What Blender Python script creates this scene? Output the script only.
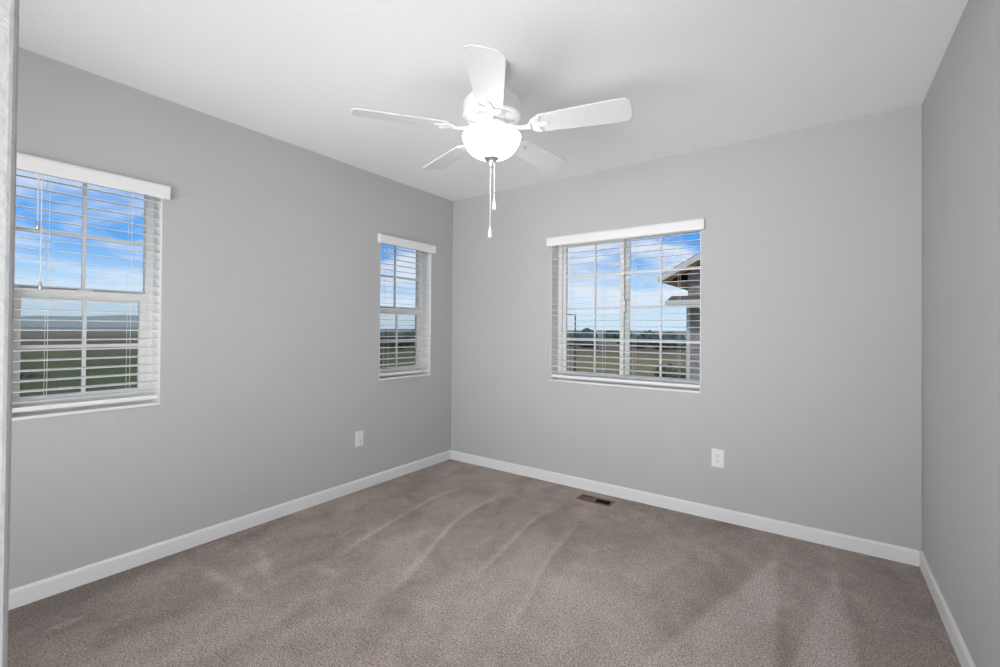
import bpy, bmesh, math, random
import numpy as np
from mathutils import Vector, Matrix, noise

for o in list(bpy.data.objects):
    bpy.data.objects.remove(o, do_unlink=True)
S = bpy.context.scene
COL = S.collection
random.seed(7)

# ------------------------------------------------------------------ camera
W, H, YS = 3.2747, 2.44, -3.20          # room width, height, south wall
WIN_TOP = 1.972
cam = bpy.data.cameras.new('camera')
camo = bpy.data.objects.new('camera', cam)
COL.objects.link(camo)
right = Vector((0.81061773, 0.58551433, 0.00847681))
up = Vector((-0.00147124, -0.01243953, 0.99992154))
fwd = Vector((-0.58557384, 0.81056661, 0.00922227))
m = Matrix((right, up, -fwd)).transposed().to_4x4()
m.translation = Vector((2.84201514, -3.27172025, 1.22517919))
camo.matrix_world = m
cam.sensor_width = 36
cam.lens = 454.972 * 36 / 1000
cam.shift_x = 7.438 / 1000
cam.shift_y = -8.291 / 1000
cam.clip_start = 0.02
cam.clip_end = 20000
S.camera = camo

# ------------------------------------------------------------------ render look
S.view_settings.view_transform = 'Standard'
S.view_settings.look = 'None'
S.view_settings.gamma = 1
S.view_settings.use_curve_mapping = False
S.view_settings.exposure = 0.0
S.cycles.use_denoising = True
S.cycles.max_bounces = 24
S.cycles.diffuse_bounces = 12
S.cycles.glossy_bounces = 4
S.cycles.transparent_max_bounces = 24
S.cycles.sample_clamp_indirect = 2.5
S.cycles.sample_clamp_direct = 13.0
S.cycles.caustics_reflective = False
S.cycles.caustics_refractive = False


class NT:
    """small node tree writer"""
    def __init__(s, tree):
        s.t = tree
        s.t.nodes.clear()

    def n(s, typ, inputs=None, **props):
        nd = s.t.nodes.new(typ)
        for k, v in props.items():
            setattr(nd, k, v)
        for k, v in (inputs or {}).items():
            sock = nd.inputs[k]
            if isinstance(v, bpy.types.NodeSocket):
                s.t.links.new(v, sock)
            else:
                sock.default_value = v
        return nd

    def math(s, op, a, b=0.0, clamp=False):
        return s.n('ShaderNodeMath', {0: a, 1: b}, operation=op, use_clamp=clamp).outputs[0]

    def mix(s, fac, a, b):
        nd = s.t.nodes.new('ShaderNodeMix')
        nd.data_type = 'RGBA'
        for i, v in ((0, fac), (6, a), (7, b)):
            if isinstance(v, bpy.types.NodeSocket):
                s.t.links.new(v, nd.inputs[i])
            else:
                nd.inputs[i].default_value = v
        return nd.outputs[2]

    def ramp(s, fac, stops):
        nd = s.t.nodes.new('ShaderNodeValToRGB')
        el = nd.color_ramp.elements
        while len(el) < len(stops):
            el.new(0.5)
        for e, (p, c) in zip(el, stops):
            e.position = p
            e.color = c if len(c) == 4 else (*c, 1)
        s.t.links.new(fac, nd.inputs[0])
        return nd.outputs[0]


# ------------------------------------------------------------------ sky
SKY_STRENGTH = 1.08
world = bpy.data.worlds.new('sky')
S.world = world
world.use_nodes = True
T = NT(world.node_tree)
tc = T.n('ShaderNodeTexCoord').outputs['Generated']
sep = T.n('ShaderNodeSeparateXYZ', {0: tc})
zz = sep.outputs[2]
base = T.ramp(T.math('MULTIPLY', zz, 1.0, True), [
    (0.0, (0.64, 0.78, 0.92)), (0.06, (0.52, 0.74, 0.96)), (0.15, (0.12, 0.40, 0.90)), (0.40, (0.045, 0.22, 0.74)), (1.0, (0.03, 0.14, 0.5))])
den = T.math('MAXIMUM', T.math('ADD', zz, 0.10), 0.03)
px = T.math('DIVIDE', sep.outputs[0], den)
py = T.math('DIVIDE', sep.outputs[1], den)
cv = T.n('ShaderNodeCombineXYZ', {0: px, 1: py, 2: 3.7})
nz = T.n('ShaderNodeTexNoise', {'Vector': cv.outputs[0], 'Scale': 0.62, 'Detail': 7.0, 'Roughness': 0.58, 'Distortion': 0.5})
cl = T.ramp(nz.outputs[0], [(0.43, (0, 0, 0)), (0.57, (1, 1, 1))])
nz2 = T.n('ShaderNodeTexNoise', {'Vector': cv.outputs[0], 'Scale': 1.9, 'Detail': 5.0})
ccol = T.mix(nz2.outputs[0], (0.62, 0.70, 0.88, 1), (0.98, 0.98, 1.0, 1))
fade = T.ramp(T.math('MULTIPLY', zz, 1.0, True), [(0.0, (0.15,) * 3), (0.08, (0.85,) * 3), (1, (1, 1, 1))])
clf = T.n('ShaderNodeMixRGB', {0: 1.0, 1: cl, 2: fade}, blend_type='MULTIPLY').outputs[0]
sky = T.mix(clf, base, ccol)
bg = T.n('ShaderNodeBackground', {'Color': sky, 'Strength': SKY_STRENGTH})
T.n('ShaderNodeOutputWorld', {'Surface': bg.outputs[0]})

# sun: behind the house, lights the fields and the neighbour's front only
sl = bpy.data.lights.new('sun', 'SUN')
sl.energy = 1.6
sl.color = (1.0, 0.95, 0.88)
sl.angle = math.radians(3)
so = bpy.data.objects.new('sun', sl)
COL.objects.link(so)
so.rotation_euler = Vector((-0.45, 0.55, -0.75)).to_track_quat('-Z', 'Y').to_euler()

# unseen area lights added behind the camera to fill the room:
# an uplight for the ceiling and washes for the walls and jamb
def fill_light(name, size, power, loc, aim, spread=180):
    hl = bpy.data.lights.new(name, 'AREA')
    hl.shape = 'RECTANGLE'
    hl.size, hl.size_y = size
    hl.energy = power
    hl.spread = math.radians(spread)
    hl.color = (0.97, 0.985, 1.0)
    ho = bpy.data.objects.new(name, hl)
    COL.objects.link(ho)
    ho.location = loc
    ho.rotation_euler = Vector(aim).to_track_quat('-Z', 'Z').to_euler()


fill_light('uplight_fill', (2.6, 1.1), 24.0, (1.95, -4.2, 0.6), (-0.05, 3.6, 1.25), 88)
fill_light('left_wall_fill', (0.8, 1.2), 11.5, (1.95, -4.25, 1.0), (-1, 0.9, 0.0), 130)
fill_light('side_fill', (0.8, 1.2), 8.5, (3.05, -3.95, 1.0), (-1, 0.9, 0.0), 120)
fill_light('rear_fill', (1.0, 1.2), 5.0, (0.75, -4.2, 1.1), (0.35, 1.6, 0.5), 100)
fill_light('rear_fill', (0.8, 1.2), 4.5, (2.90, -4.3, 1.1), (-0.5, 1.6, 0.45), 100)
fill_light('high_fill', (1.0, 0.8), 3.5, (2.75, -3.7, 2.0), (-0.3, 1, -0.1))

BOWL_EMIT = 190.0
BULB_POWER = 1.1


# ------------------------------------------------------------------ materials
def mat(name):
    mm = bpy.data.materials.new(name)
    mm.use_nodes = True
    return mm, NT(mm.node_tree)


def simple(name, col, rough=0.5, metal=0.0, var=0.03, vscale=20.0, bump=0.0, bscale=200.0, bdist=0.001, spec=0.5):
    mm, t = mat(name)
    co = t.n('ShaderNodeTexCoord').outputs['Object']
    nn = t.n('ShaderNodeTexNoise', {'Vector': co, 'Scale': vscale, 'Detail': 3.0})
    c0 = tuple(max(0, c * (1 - var)) for c in col) + (1,)
    c1 = tuple(c * (1 + var) for c in col) + (1,)
    cc = t.mix(nn.outputs[0], c0, c1)
    ins = {'Base Color': cc, 'Roughness': rough, 'Metallic': metal, 'Specular IOR Level': spec}
    if bump:
        b = t.n('ShaderNodeTexNoise', {'Vector': co, 'Scale': bscale, 'Detail': 2.0})
        ins['Normal'] = t.n('ShaderNodeBump', {'Height': b.outputs[0], 'Strength': bump, 'Distance': bdist}).outputs[0]
    p = t.n('ShaderNodeBsdfPrincipled', ins)
    t.n('ShaderNodeOutputMaterial', {'Surface': p.outputs[0]})
    return mm


M = {}


def wall_mat(name, col):
    mm, t = mat(name)
    co = t.n('ShaderNodeTexCoord').outputs['Object']
    n1 = t.n('ShaderNodeTexNoise', {'Vector': co, 'Scale': 95.0, 'Detail': 3.0, 'Roughness': 0.55})
    blot = t.ramp(n1.outputs[0], [(0.42, (0, 0, 0)), (0.60, (1, 1, 1))])
    n2 = t.n('ShaderNodeTexNoise', {'Vector': co, 'Scale': 3.0, 'Detail': 2.0})
    cc = t.mix(n2.outputs[0], tuple(c * 0.985 for c in col) + (1,), tuple(c * 1.015 for c in col) + (1,))
    b = t.n('ShaderNodeBump', {'Height': blot, 'Strength': 0.22, 'Distance': 0.0015})
    p = t.n('ShaderNodeBsdfPrincipled', {'Base Color': cc, 'Roughness': 0.62, 'Normal': b.outputs[0], 'Specular IOR Level': 0.35})
    t.n('ShaderNodeOutputMaterial', {'Surface': p.outputs[0]})
    return mm


M['wall'] = wall_mat('grey_wall_paint', (0.48, 0.48, 0.48))
M['ceiling'] = wall_mat('white_ceiling_paint', (0.92, 0.92, 0.92))
M['trim'] = simple('white_trim_paint', (0.80, 0.80, 0.80), 0.35, var=0.01)
M['vinyl'] = simple('white_vinyl', (0.84, 0.84, 0.83), 0.4, var=0.01)
M['blind'] = simple('white_faux_wood', (0.84, 0.84, 0.83), 0.42, var=0.015, vscale=60)
M['cord'] = simple('white_cord', (0.78, 0.78, 0.76), 0.8)
M['fan'] = simple('white_enamel', (0.76, 0.76, 0.76), 0.33, var=0.01)
M['blade'] = simple('white_fan_blade', (0.70, 0.70, 0.70), 0.42, var=0.015)
M['vent_shadow'] = simple('shadowed_vent_grey', (0.22, 0.22, 0.21), 0.8)
M['nickel'] = simple('brushed_nickel', (0.62, 0.64, 0.66), 0.35, metal=0.85, var=0.05)
M['plastic'] = simple('white_plastic', (0.80, 0.80, 0.79), 0.35, var=0.01)
M['slot'] = simple('dark_slot', (0.05, 0.05, 0.05), 0.6)
M['brown'] = simple('brown_register_metal', (0.17, 0.105, 0.065), 0.42, metal=0.3, var=0.1)
M['duct'] = simple('dark_duct', (0.012, 0.010, 0.009), 0.8)
M['white_ext'] = simple('white_fascia', (0.74, 0.73, 0.70), 0.6)
M['soffit'] = simple('tan_soffit', (0.78, 0.55, 0.37), 0.7, var=0.08)
M['shingle'] = simple('brown_shingle', (0.16, 0.13, 0.11), 0.9, var=0.25, vscale=8)
M['lamp_metal'] = simple('dark_lamp_metal', (0.03, 0.035, 0.04), 0.5)
M['asphalt'] = simple('asphalt', (0.045, 0.045, 0.05), 0.9, var=0.2, vscale=3)
M['concrete'] = simple('pale_concrete', (0.50, 0.48, 0.45), 0.9, var=0.06, vscale=2)
M['bark'] = simple('bark', (0.10, 0.075, 0.055), 0.9, var=0.3)
M['leaf'] = simple('dark_green_leaves', (0.050, 0.085, 0.070), 0.8, var=0.5, vscale=1.5)
M['shrub'] = simple('olive_shrub_leaves', (0.065, 0.075, 0.035), 0.85, var=0.6, vscale=6)
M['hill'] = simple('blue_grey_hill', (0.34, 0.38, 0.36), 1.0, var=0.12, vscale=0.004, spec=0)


def glass_mat():
    mm, t = mat('window_glass')
    tr = t.n('ShaderNodeBsdfTransparent', {'Color': (0.97, 0.985, 0.98, 1)})
    gl = t.n('ShaderNodeBsdfGlossy', {'Color': (0.02, 0.02, 0.02, 1), 'Roughness': 0.0})
    fr = t.n('ShaderNodeFresnel', {'IOR': 1.28})
    mx = t.n('ShaderNodeMixShader', {0: fr.outputs[0], 1: tr.outputs[0], 2: gl.outputs[0]})
    t.n('ShaderNodeOutputMaterial', {'Surface': mx.outputs[0]})
    return mm


def screen_mat():
    mm, t = mat('insect_screen_mesh')
    tr = t.n('ShaderNodeBsdfTransparent')
    df = t.n('ShaderNodeBsdfDiffuse', {'Color': (0.30, 0.31, 0.31, 1)})
    mx = t.n('ShaderNodeMixShader', {0: 0.24, 1: tr.outputs[0], 2: df.outputs[0]})
    t.n('ShaderNodeOutputMaterial', {'Surface': mx.outputs[0]})
    return mm


def bowl_mat():
    mm, t = mat('frosted_bowl_glass')
    co = t.n('ShaderNodeTexCoord').outputs['Object']
    nn = t.n('ShaderNodeTexNoise', {'Vector': co, 'Scale': 14.0, 'Detail': 2.0, 'Distortion': 1.0})
    cc = t.mix(nn.outputs[0], (0.97, 0.985, 1.0, 1), (0.99, 0.99, 1.0, 1))
    # glow shaped by height: rim dimmed so it doesn't overexpose the blades
    zz = t.n('ShaderNodeSeparateXYZ', {0: co}).outputs[2]
    gl_ = t.n('ShaderNodeMapRange', {0: zz, 1: 2.030, 2: 2.072, 3: 1.0, 4: 0.02}, interpolation_type='SMOOTHSTEP').outputs[0]
    em = t.n('ShaderNodeEmission', {'Color': cc, 'Strength': t.math('MULTIPLY', gl_, BOWL_EMIT)})
    gl = t.n('ShaderNodeBsdfPrincipled', {'Base Color': (0.9, 0.88, 0.85, 1), 'Roughness': 0.25})
    mx = t.n('ShaderNodeAddShader', {0: em.outputs[0], 1: gl.outputs[0]})
    t.n('ShaderNodeOutputMaterial', {'Surface': mx.outputs[0]})
    return mm


def carpet_mat():
    mm, t = mat('taupe_carpet')
    co = t.n('ShaderNodeTexCoord').outputs['Object']
    at = t.n('ShaderNodeAttribute', attribute_name='pile_and_light').outputs['Fac']  # nap lay, with room light and shade painted in
    tuft = t.n('ShaderNodeTexNoise', {'Vector': co, 'Scale': 120.0, 'Detail': 6.0, 'Roughness': 0.85})
    fib = t.n('ShaderNodeTexNoise', {'Vector': co, 'Scale': 430.0, 'Detail': 2.0, 'Roughness': 0.7})
    mixn = t.math('ADD', t.math('MULTIPLY', tuft.outputs[0], 0.5), t.math('MULTIPLY', fib.outputs[0], 0.5))
    grain = t.ramp(mixn, [(0.445, (0.110, 0.084, 0.070)), (0.50, (0.355, 0.308, 0.283)), (0.555, (0.73, 0.66, 0.625))])
    lay_and_light = t.ramp(at, [(0.0, (0.46, 0.425, 0.395)), (0.5, (0.95, 0.905, 0.875)), (1.0, (1.48, 1.46, 1.46))])
    cc = t.n('ShaderNodeMixRGB', {0: 1.0, 1: grain, 2: lay_and_light}, blend_type='MULTIPLY').outputs[0]
    b = t.n('ShaderNodeBump', {'Height': mixn, 'Strength': 0.9, 'Distance': 0.008})
    p = t.n('ShaderNodeBsdfPrincipled', {'Base Color': cc, 'Roughness': 0.95, 'Normal': b.outputs[0],
                                         'Specular IOR Level': 0.05, 'Sheen Weight': 0.15, 'Sheen Roughness': 0.6})
    t.n('ShaderNodeOutputMaterial', {'Surface': p.outputs[0]})
    return mm


def field_mat():
    mm, t = mat('fields')
    co = t.n('ShaderNodeTexCoord').outputs['Object']
    sp = t.n('ShaderNodeSeparateXYZ', {0: co})
    wob = t.n('ShaderNodeTexNoise', {'Vector': co, 'Scale': 0.010, 'Detail': 4.0})
    off = t.math('MULTIPLY', t.math('SUBTRACT', wob.outputs[0], 0.5), 120.0)
    # farm strips ordered by how far west of the house they lie
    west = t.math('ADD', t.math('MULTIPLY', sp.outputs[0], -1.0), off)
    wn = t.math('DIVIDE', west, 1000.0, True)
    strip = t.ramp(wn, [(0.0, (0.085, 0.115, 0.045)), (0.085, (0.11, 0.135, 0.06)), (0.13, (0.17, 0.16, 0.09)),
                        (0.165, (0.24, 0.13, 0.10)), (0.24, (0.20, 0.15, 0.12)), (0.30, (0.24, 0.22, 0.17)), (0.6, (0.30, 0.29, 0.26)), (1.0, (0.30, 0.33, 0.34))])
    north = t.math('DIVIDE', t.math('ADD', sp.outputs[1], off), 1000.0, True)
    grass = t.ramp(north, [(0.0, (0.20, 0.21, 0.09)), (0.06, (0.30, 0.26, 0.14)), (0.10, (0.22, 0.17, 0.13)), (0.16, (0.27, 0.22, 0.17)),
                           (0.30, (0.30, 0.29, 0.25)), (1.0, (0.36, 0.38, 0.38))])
    ang = t.math('SUBTRACT', sp.outputs[1], t.math('MULTIPLY', sp.outputs[0], -1.0))
    sel = t.math('ADD', t.math('DIVIDE', ang, 40.0), 0.5, True)
    cc = t.mix(sel, strip, grass)
    fine = t.n('ShaderNodeTexNoise', {'Vector': co, 'Scale': 0.35, 'Detail': 8.0, 'Roughness': 0.7})
    cc = t.mix(t.math('MULTIPLY', fine.outputs[0], 0.55), cc, (0.05, 0.055, 0.03, 1))
    p = t.n('ShaderNodeBsdfPrincipled', {'Base Color': cc, 'Roughness': 1.0, 'Specular IOR Level': 0.0})
    t.n('ShaderNodeOutputMaterial', {'Surface': p.outputs[0]})
    return mm


def stone_mat():
    mm, t = mat('brown_stone_veneer')
    co = t.n('ShaderNodeTexCoord').outputs['Object']
    rot = t.n('ShaderNodeMapping', {'Vector': co, 'Rotation': (math.pi / 2, 0, 0)})
    br = t.n('ShaderNodeTexBrick', {'Vector': rot.outputs[0], 'Color1': (0.42, 0.36, 0.33, 1), 'Color2': (0.27, 0.23, 0.21, 1),
                                    'Mortar': (0.44, 0.41, 0.39, 1), 'Scale': 3.0, 'Mortar Size': 0.02})
    p = t.n('ShaderNodeBsdfPrincipled', {'Base Color': br.outputs[0], 'Roughness': 0.9})
    t.n('ShaderNodeOutputMaterial', {'Surface': p.outputs[0]})
    return mm


M['glass'] = glass_mat()
M['screen'] = screen_mat()
M['bowl'] = bowl_mat()
M['bowl_inside'] = simple('frosted_glass_inside', (0.85, 0.84, 0.82), 0.6, var=0.01)
M['carpet'] = carpet_mat()
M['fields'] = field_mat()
M['stone'] = stone_mat()


# ------------------------------------------------------------------ mesh helpers
class MB:
    def __init__(s, f=None):
        s.bm = bmesh.new()
        s.f = f or (lambda a, b, c: (a, b, c))

    def v(s, a, b, c):
        return s.bm.verts.new(s.f(a, b, c))

    def face(s, pts):
        try:
            return s.bm.faces.new([s.v(*p) for p in pts])
        except ValueError:
            return None

    def box(s, a0, a1, b0, b1, c0, c1):
        vs = [s.v(a, b, c) for a in (a0, a1) for b in (b0, b1) for c in (c0, c1)]
        for q in ((0, 1, 3, 2), (4, 6, 7, 5), (0, 4, 5, 1), (2, 3, 7, 6), (0, 2, 6, 4), (1, 5, 7, 3)):
            s.bm.faces.new([vs[i] for i in q])
        return s

    def prism(s, poly, axis_pts):
        """poly: list of rings (each a list of points, same count) lofted and capped"""
        rings = [[s.v(*p) for p in r] for r in axis_pts]
        n = len(rings[0])
        for r0, r1 in zip(rings, rings[1:]):
            for i in range(n):
                s.bm.faces.new((r0[i], r0[(i + 1) % n], r1[(i + 1) % n], r1[i]))
        s.bm.faces.new(rings[0][::-1])
        s.bm.faces.new(rings[-1])
        return s

    def tube(s, pts, r, n=8, flat=1.0):
        pts = [Vector(p) for p in pts]
        rr = r if isinstance(r, (list, tuple)) else [r] * len(pts)
        rings = []
        for i, p in enumerate(pts):
            d = (pts[min(i + 1, len(pts) - 1)] - pts[max(i - 1, 0)]).normalized()
            ref = Vector((0, 0, 1)) if abs(d.z) < 0.95 else Vector((1, 0, 0))
            a = d.cross(ref).normalized()
            b = a.cross(d).normalized()
            rings.append([tuple(p + a * (math.cos(k * 2 * math.pi / n) * rr[i]) + b * (math.sin(k * 2 * math.pi / n) * rr[i] * flat)) for k in range(n)])
        return s.prism(None, rings)

    def lathe(s, prof, cx=0, cy=0, n=48, closed=False):
        rings = []
        for r, z in prof:
            if r < 1e-6:
                rings.append([s.v(cx, cy, z)])
            else:
                rings.append([s.v(cx + r * math.cos(k * 2 * math.pi / n), cy + r * math.sin(k * 2 * math.pi / n), z) for k in range(n)])
        if closed:
            rings.append(rings[0])
        for a, b in zip(rings, rings[1:]):
            for k in range(n):
                q = []
                for r, kk in ((a, k), (a, k + 1), (b, k + 1), (b, k)):
                    vv = r[kk % n] if len(r) > 1 else r[0]
                    if vv not in q:
                        q.append(vv)
                if len(q) > 2:
                    try:
                        s.bm.faces.new(q)
                    except ValueError:
                        pass
        return s

    def ball(s, c, r, sub=2, disp=0.0, squash=(1, 1, 1), seed=0.0):
        res = bmesh.ops.create_icosphere(s.bm, subdivisions=sub, radius=1.0)
        for v in res['verts']:
            d = v.co.copy()
            k = 1 + disp * (noise.noise(d * 1.7 + Vector((seed, seed * 2, 0))) + 0.6 * noise.noise(d * 4.1 + Vector((0, seed, seed))))
            v.co = Vector(s.f(c[0] + d.x * r * k * squash[0], c[1] + d.y * r * k * squash[1], c[2] + d.z * r * k * squash[2]))
        return s

    def build(s, name, material, parent=None, bevel=0.0, seg=2, smooth=False):
        bmesh.ops.remove_doubles(s.bm, verts=s.bm.verts, dist=1e-6)
        bmesh.ops.recalc_face_normals(s.bm, faces=s.bm.faces)
        me = bpy.data.meshes.new(name)
        s.bm.to_mesh(me)
        s.bm.free()
        me.materials.append(material)
        if smooth:
            me.polygons.foreach_set('use_smooth', [True] * len(me.polygons))
            me.set_sharp_from_angle(angle=math.radians(35))
        o = bpy.data.objects.new(name, me)
        COL.objects.link(o)
        if parent is not None:
            o.parent = parent
            o.matrix_parent_inverse = Matrix.Translation(-world_loc(parent))
        if bevel:
            b = o.modifiers.new('bevel', 'BEVEL')
            b.width = bevel
            b.segments = seg
            b.limit_method = 'ANGLE'
            b.angle_limit = math.radians(40)
        return o


def world_loc(o):
    """all parents here are unrotated; add the locations up the chain"""
    v = Vector(o.location)
    if o.parent:
        v = v + world_loc(o.parent) + o.matrix_parent_inverse.translation
    return v


def empty(name, loc):
    o = bpy.data.objects.new(name, None)
    o.location = loc
    o.empty_display_size = 0.1
    COL.objects.link(o)
    return o


def tag(o, label, cat, group=None, kind=None):
    o['label'] = label
    o['category'] = cat
    if group:
        o['group'] = group
    if kind:
        o['kind'] = kind
    return o


def struct(o):
    o['kind'] = 'structure'
    return o


LEFT = lambda u, d, z: (d, u, z)        # u along the wall, d into the room
BACK = lambda u, d, z: (u, -d, z)


# ------------------------------------------------------------------ room shell
def panel(mb, us, vs, holes, t0, t1, order):
    """sheet with holes; us/vs grid lines; order maps (u, v, t) to MB args"""
    us, vs = sorted(us), sorted(vs)

    def solid(i, j):
        if i < 0 or j < 0 or i >= len(us) - 1 or j >= len(vs) - 1:
            return False
        cu, cv_ = (us[i] + us[i + 1]) / 2, (vs[j] + vs[j + 1]) / 2
        return not any(h[0] < cu < h[1] and h[2] < cv_ < h[3] for h in holes)
    for i in range(len(us) - 1):
        for j in range(len(vs) - 1):
            if not solid(i, j):
                continue
            a, b, c, d = us[i], us[i + 1], vs[j], vs[j + 1]
            for t in (t0, t1):
                mb.face([order(a, c, t), order(b, c, t), order(b, d, t), order(a, d, t)])
            for (di, dj, e) in ((-1, 0, ((a, c), (a, d))), (1, 0, ((b, c), (b, d))), (0, -1, ((a, c), (b, c))), (0, 1, ((a, d), (b, d)))):
                if not solid(i + di, j + dj):
                    (p, q_) = e
                    mb.face([order(p[0], p[1], t0), order(q_[0], q_[1], t0), order(q_[0], q_[1], t1), order(p[0], p[1], t1)])


T_EXT = 0.165
ZB = 0.815
W1 = (-2.910, -2.345, ZB, WIN_TOP)
W2 = (-0.868, -0.285, ZB, WIN_TOP)
W3 = (1.064, 2.190, ZB, WIN_TOP)

uz = lambda u, v, t: (u, t, v)
mb = MB(LEFT)
panel(mb, [YS - 0.12, W1[0], W1[1], W2[0], W2[1], T_EXT], [-0.3, ZB, WIN_TOP, H + 0.15], [W1, W2], 0.0, -T_EXT, uz)
struct(mb.build('wall_left', M['wall'], bevel=0.004))
mb = MB(BACK)
panel(mb, [0.0, W3[0], W3[1], W], [-0.3, ZB, WIN_TOP, H + 0.15], [W3], 0.0, -T_EXT, uz)
struct(mb.build('wall_back', M['wall'], bevel=0.004))
struct(MB().box(W, W + 0.14, -4.75, T_EXT, -0.3, H + 0.15).build('wall_right', M['wall']))
# south wall kept as a short stub at the jamb, letting fill light past
JX = 2.3165
mb = MB(lambda u, d, z: (u, YS - d, z))
panel(mb, [JX - 0.14, JX], [0.0, H], [], 0.0, 0.12, uz)
struct(mb.build('wall_south', M['wall'], bevel=0.006, seg=4))
# landing behind the camera
mb = MB()
mb.box(-T_EXT, 0.0, -4.75, YS - 0.12, -0.3, H + 0.15)
struct(mb.build('wall_landing_left', M['wall']))
struct(MB().box(-T_EXT, W + 0.14, -4.87, -4.75, -0.3, H).build('wall_landing_back', M['wall']))
struct(MB().box(-T_EXT, W + 0.14, -4.87, T_EXT, H, H + 0.15).build('ceiling', M['ceiling']))

# floor: carpet sheet with the register's opening, nap direction and painted light stored per vertex
VX0, VX1, VY0, VY1 = 1.398, 1.652, -0.222, -0.117
HOLE = (VX0 + 0.012, VX1 - 0.012, VY0 + 0.012, VY1 - 0.012)
step = 0.0125
xs = sorted(set([round(i * step, 5) for i in range(int(W / step) + 1)] + [W, HOLE[0], HOLE[1]]))
ys = sorted(set([round(-i * step, 5) for i in range(int(3.32 / step) + 1)] + [-3.32, HOLE[2], HOLE[3]]))
X, Y = np.meshgrid(np.array(xs), np.array(ys), indexing='ij')
nx, ny = X.shape
verts = np.stack([X.ravel(), Y.ravel(), np.zeros(X.size)], 1)
ii, jj = np.meshgrid(np.arange(nx - 1), np.arange(ny - 1), indexing='ij')
cxm = (X[:-1, :-1] + X[1:, 1:]) / 2
cym = (Y[:-1, :-1] + Y[1:, 1:]) / 2
keep = ~((cxm > HOLE[0]) & (cxm < HOLE[1]) & (cym > HOLE[2]) & (cym < HOLE[3]))
ii, jj = ii[keep], jj[keep]
faces = np.stack([ii * ny + jj, (ii + 1) * ny + jj, (ii + 1) * ny + jj + 1, ii * ny + jj + 1], 1)
me = bpy.data.meshes.new('floor')
me.from_pydata(verts.tolist(), [], faces.tolist())

pile_and_light = np.zeros(X.size)
rng = np.random.default_rng(3)


def vnoise(x, y, s, seed, ax=1.0, rot=0.0):
    c, sn = math.cos(rot), math.sin(rot)
    u = (x * c + y * sn) * s
    v = (-x * sn + y * c) * s * ax
    g = np.random.default_rng(seed).random((64, 64))
    iu, iv = np.floor(u).astype(int), np.floor(v).astype(int)
    fu, fv = u - iu, v - iv
    fu, fv = fu * fu * (3 - 2 * fu), fv * fv * (3 - 2 * fv)
    a = g[iu % 64, iv % 64]; b = g[(iu + 1) % 64, iv % 64]; c2 = g[iu % 64, (iv + 1) % 64]; d = g[(iu + 1) % 64, (iv + 1) % 64]
    return a * (1 - fu) * (1 - fv) + b * fu * (1 - fv) + c2 * (1 - fu) * fv + d * fu * fv - 0.5


xf, yf = X.ravel(), Y.ravel()
wx = xf + 0.10 * vnoise(xf, yf, 5, 1)
wy = yf + 0.10 * vnoise(xf, yf, 5, 2)
pile_and_light += 0.40 * vnoise(wx, wy, 2.2, 11, 0.6, 0.1) + 0.34 * vnoise(wx, wy, 6, 12, 0.55, 0.15) + 0.26 * vnoise(wx, wy, 14, 13, 0.7, 0.2)
pile_and_light += 0.22 * vnoise(xf, yf, 40, 14)


def stroke(pts, w, a, side=0.0, sidew=0.10):
    """a vacuum track: a raised light line, with combed-down nap on its right side"""
    global pile_and_light
    best = np.full(xf.shape, 9.0); sg = np.zeros(xf.shape); tt = np.zeros(xf.shape)
    L = len(pts) - 1
    for k, ((x0, y0), (x1, y1)) in enumerate(zip(pts, pts[1:])):
        dx, dy = x1 - x0, y1 - y0
        l2 = dx * dx + dy * dy
        t = np.clip(((xf - x0) * dx + (yf - y0) * dy) / l2, 0, 1)
        ex, ey = xf - x0 - t * dx, yf - y0 - t * dy
        d = np.hypot(ex, ey)
        s_ = np.sign(dx * ey - dy * ex)
        u = d < best
        best[u] = d[u]; sg[u] = s_[u]; tt[u] = (k + t[u]) / L
    env = np.sin(np.pi * np.clip(tt * 0.86 + 0.07, 0, 1)) ** 0.6
    pile_and_light += a * env * np.exp(-(best / w) ** 2)
    pile_and_light += side * env * np.exp(-best / sidew) * (sg < 0) * (best > w * 0.5)


def curve(pts):
    out = []
    P = [pts[0]] + list(pts) + [pts[-1]]
    for i in range(1, len(P) - 2):
        for k in range(6):
            t = k / 6
            q = [0.5 * (2 * P[i][c] + (P[i + 1][c] - P[i - 1][c]) * t + (2 * P[i - 1][c] - 5 * P[i][c] + 4 * P[i + 1][c] - P[i + 2][c]) * t * t
                        + (3 * P[i][c] - P[i - 1][c] - 3 * P[i + 1][c] + P[i + 2][c]) * t ** 3) for c in (0, 1)]
            out.append(tuple(q))
    out.append(pts[-1])
    return out


stroke(curve([(0.73, -1.75), (0.65, -1.37), (0.57, -0.84), (0.60, -0.58)]), 0.018, 0.30, -0.22)
stroke(curve([(1.22, -1.80), (1.11, -1.49), (0.95, -1.02), (0.92, -0.66), (1.00, -0.43)]), 0.020, 0.36, -0.20)
stroke(curve([(1.46, -1.52), (1.41, -1.17), (1.34, -0.72), (1.37, -0.48)]), 0.018, 0.26, -0.25)
stroke(curve([(1.81, -1.70), (1.75, -1.44), (1.66, -1.12), (1.60, -0.62)]), 0.018, 0.26, -0.22)
stroke([(0.27, -2.25), (0.75, -2.22)], 0.03, 0.26)
stroke([(0.32, -2.82), (0.32, -2.71)], 0.018, 0.40)
stroke([(0.35, -1.98), (0.72, -2.12)], 0.03, 0.28)
stroke([(0.73, -1.89), (0.89, -1.87)], 0.025, 0.32)


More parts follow.
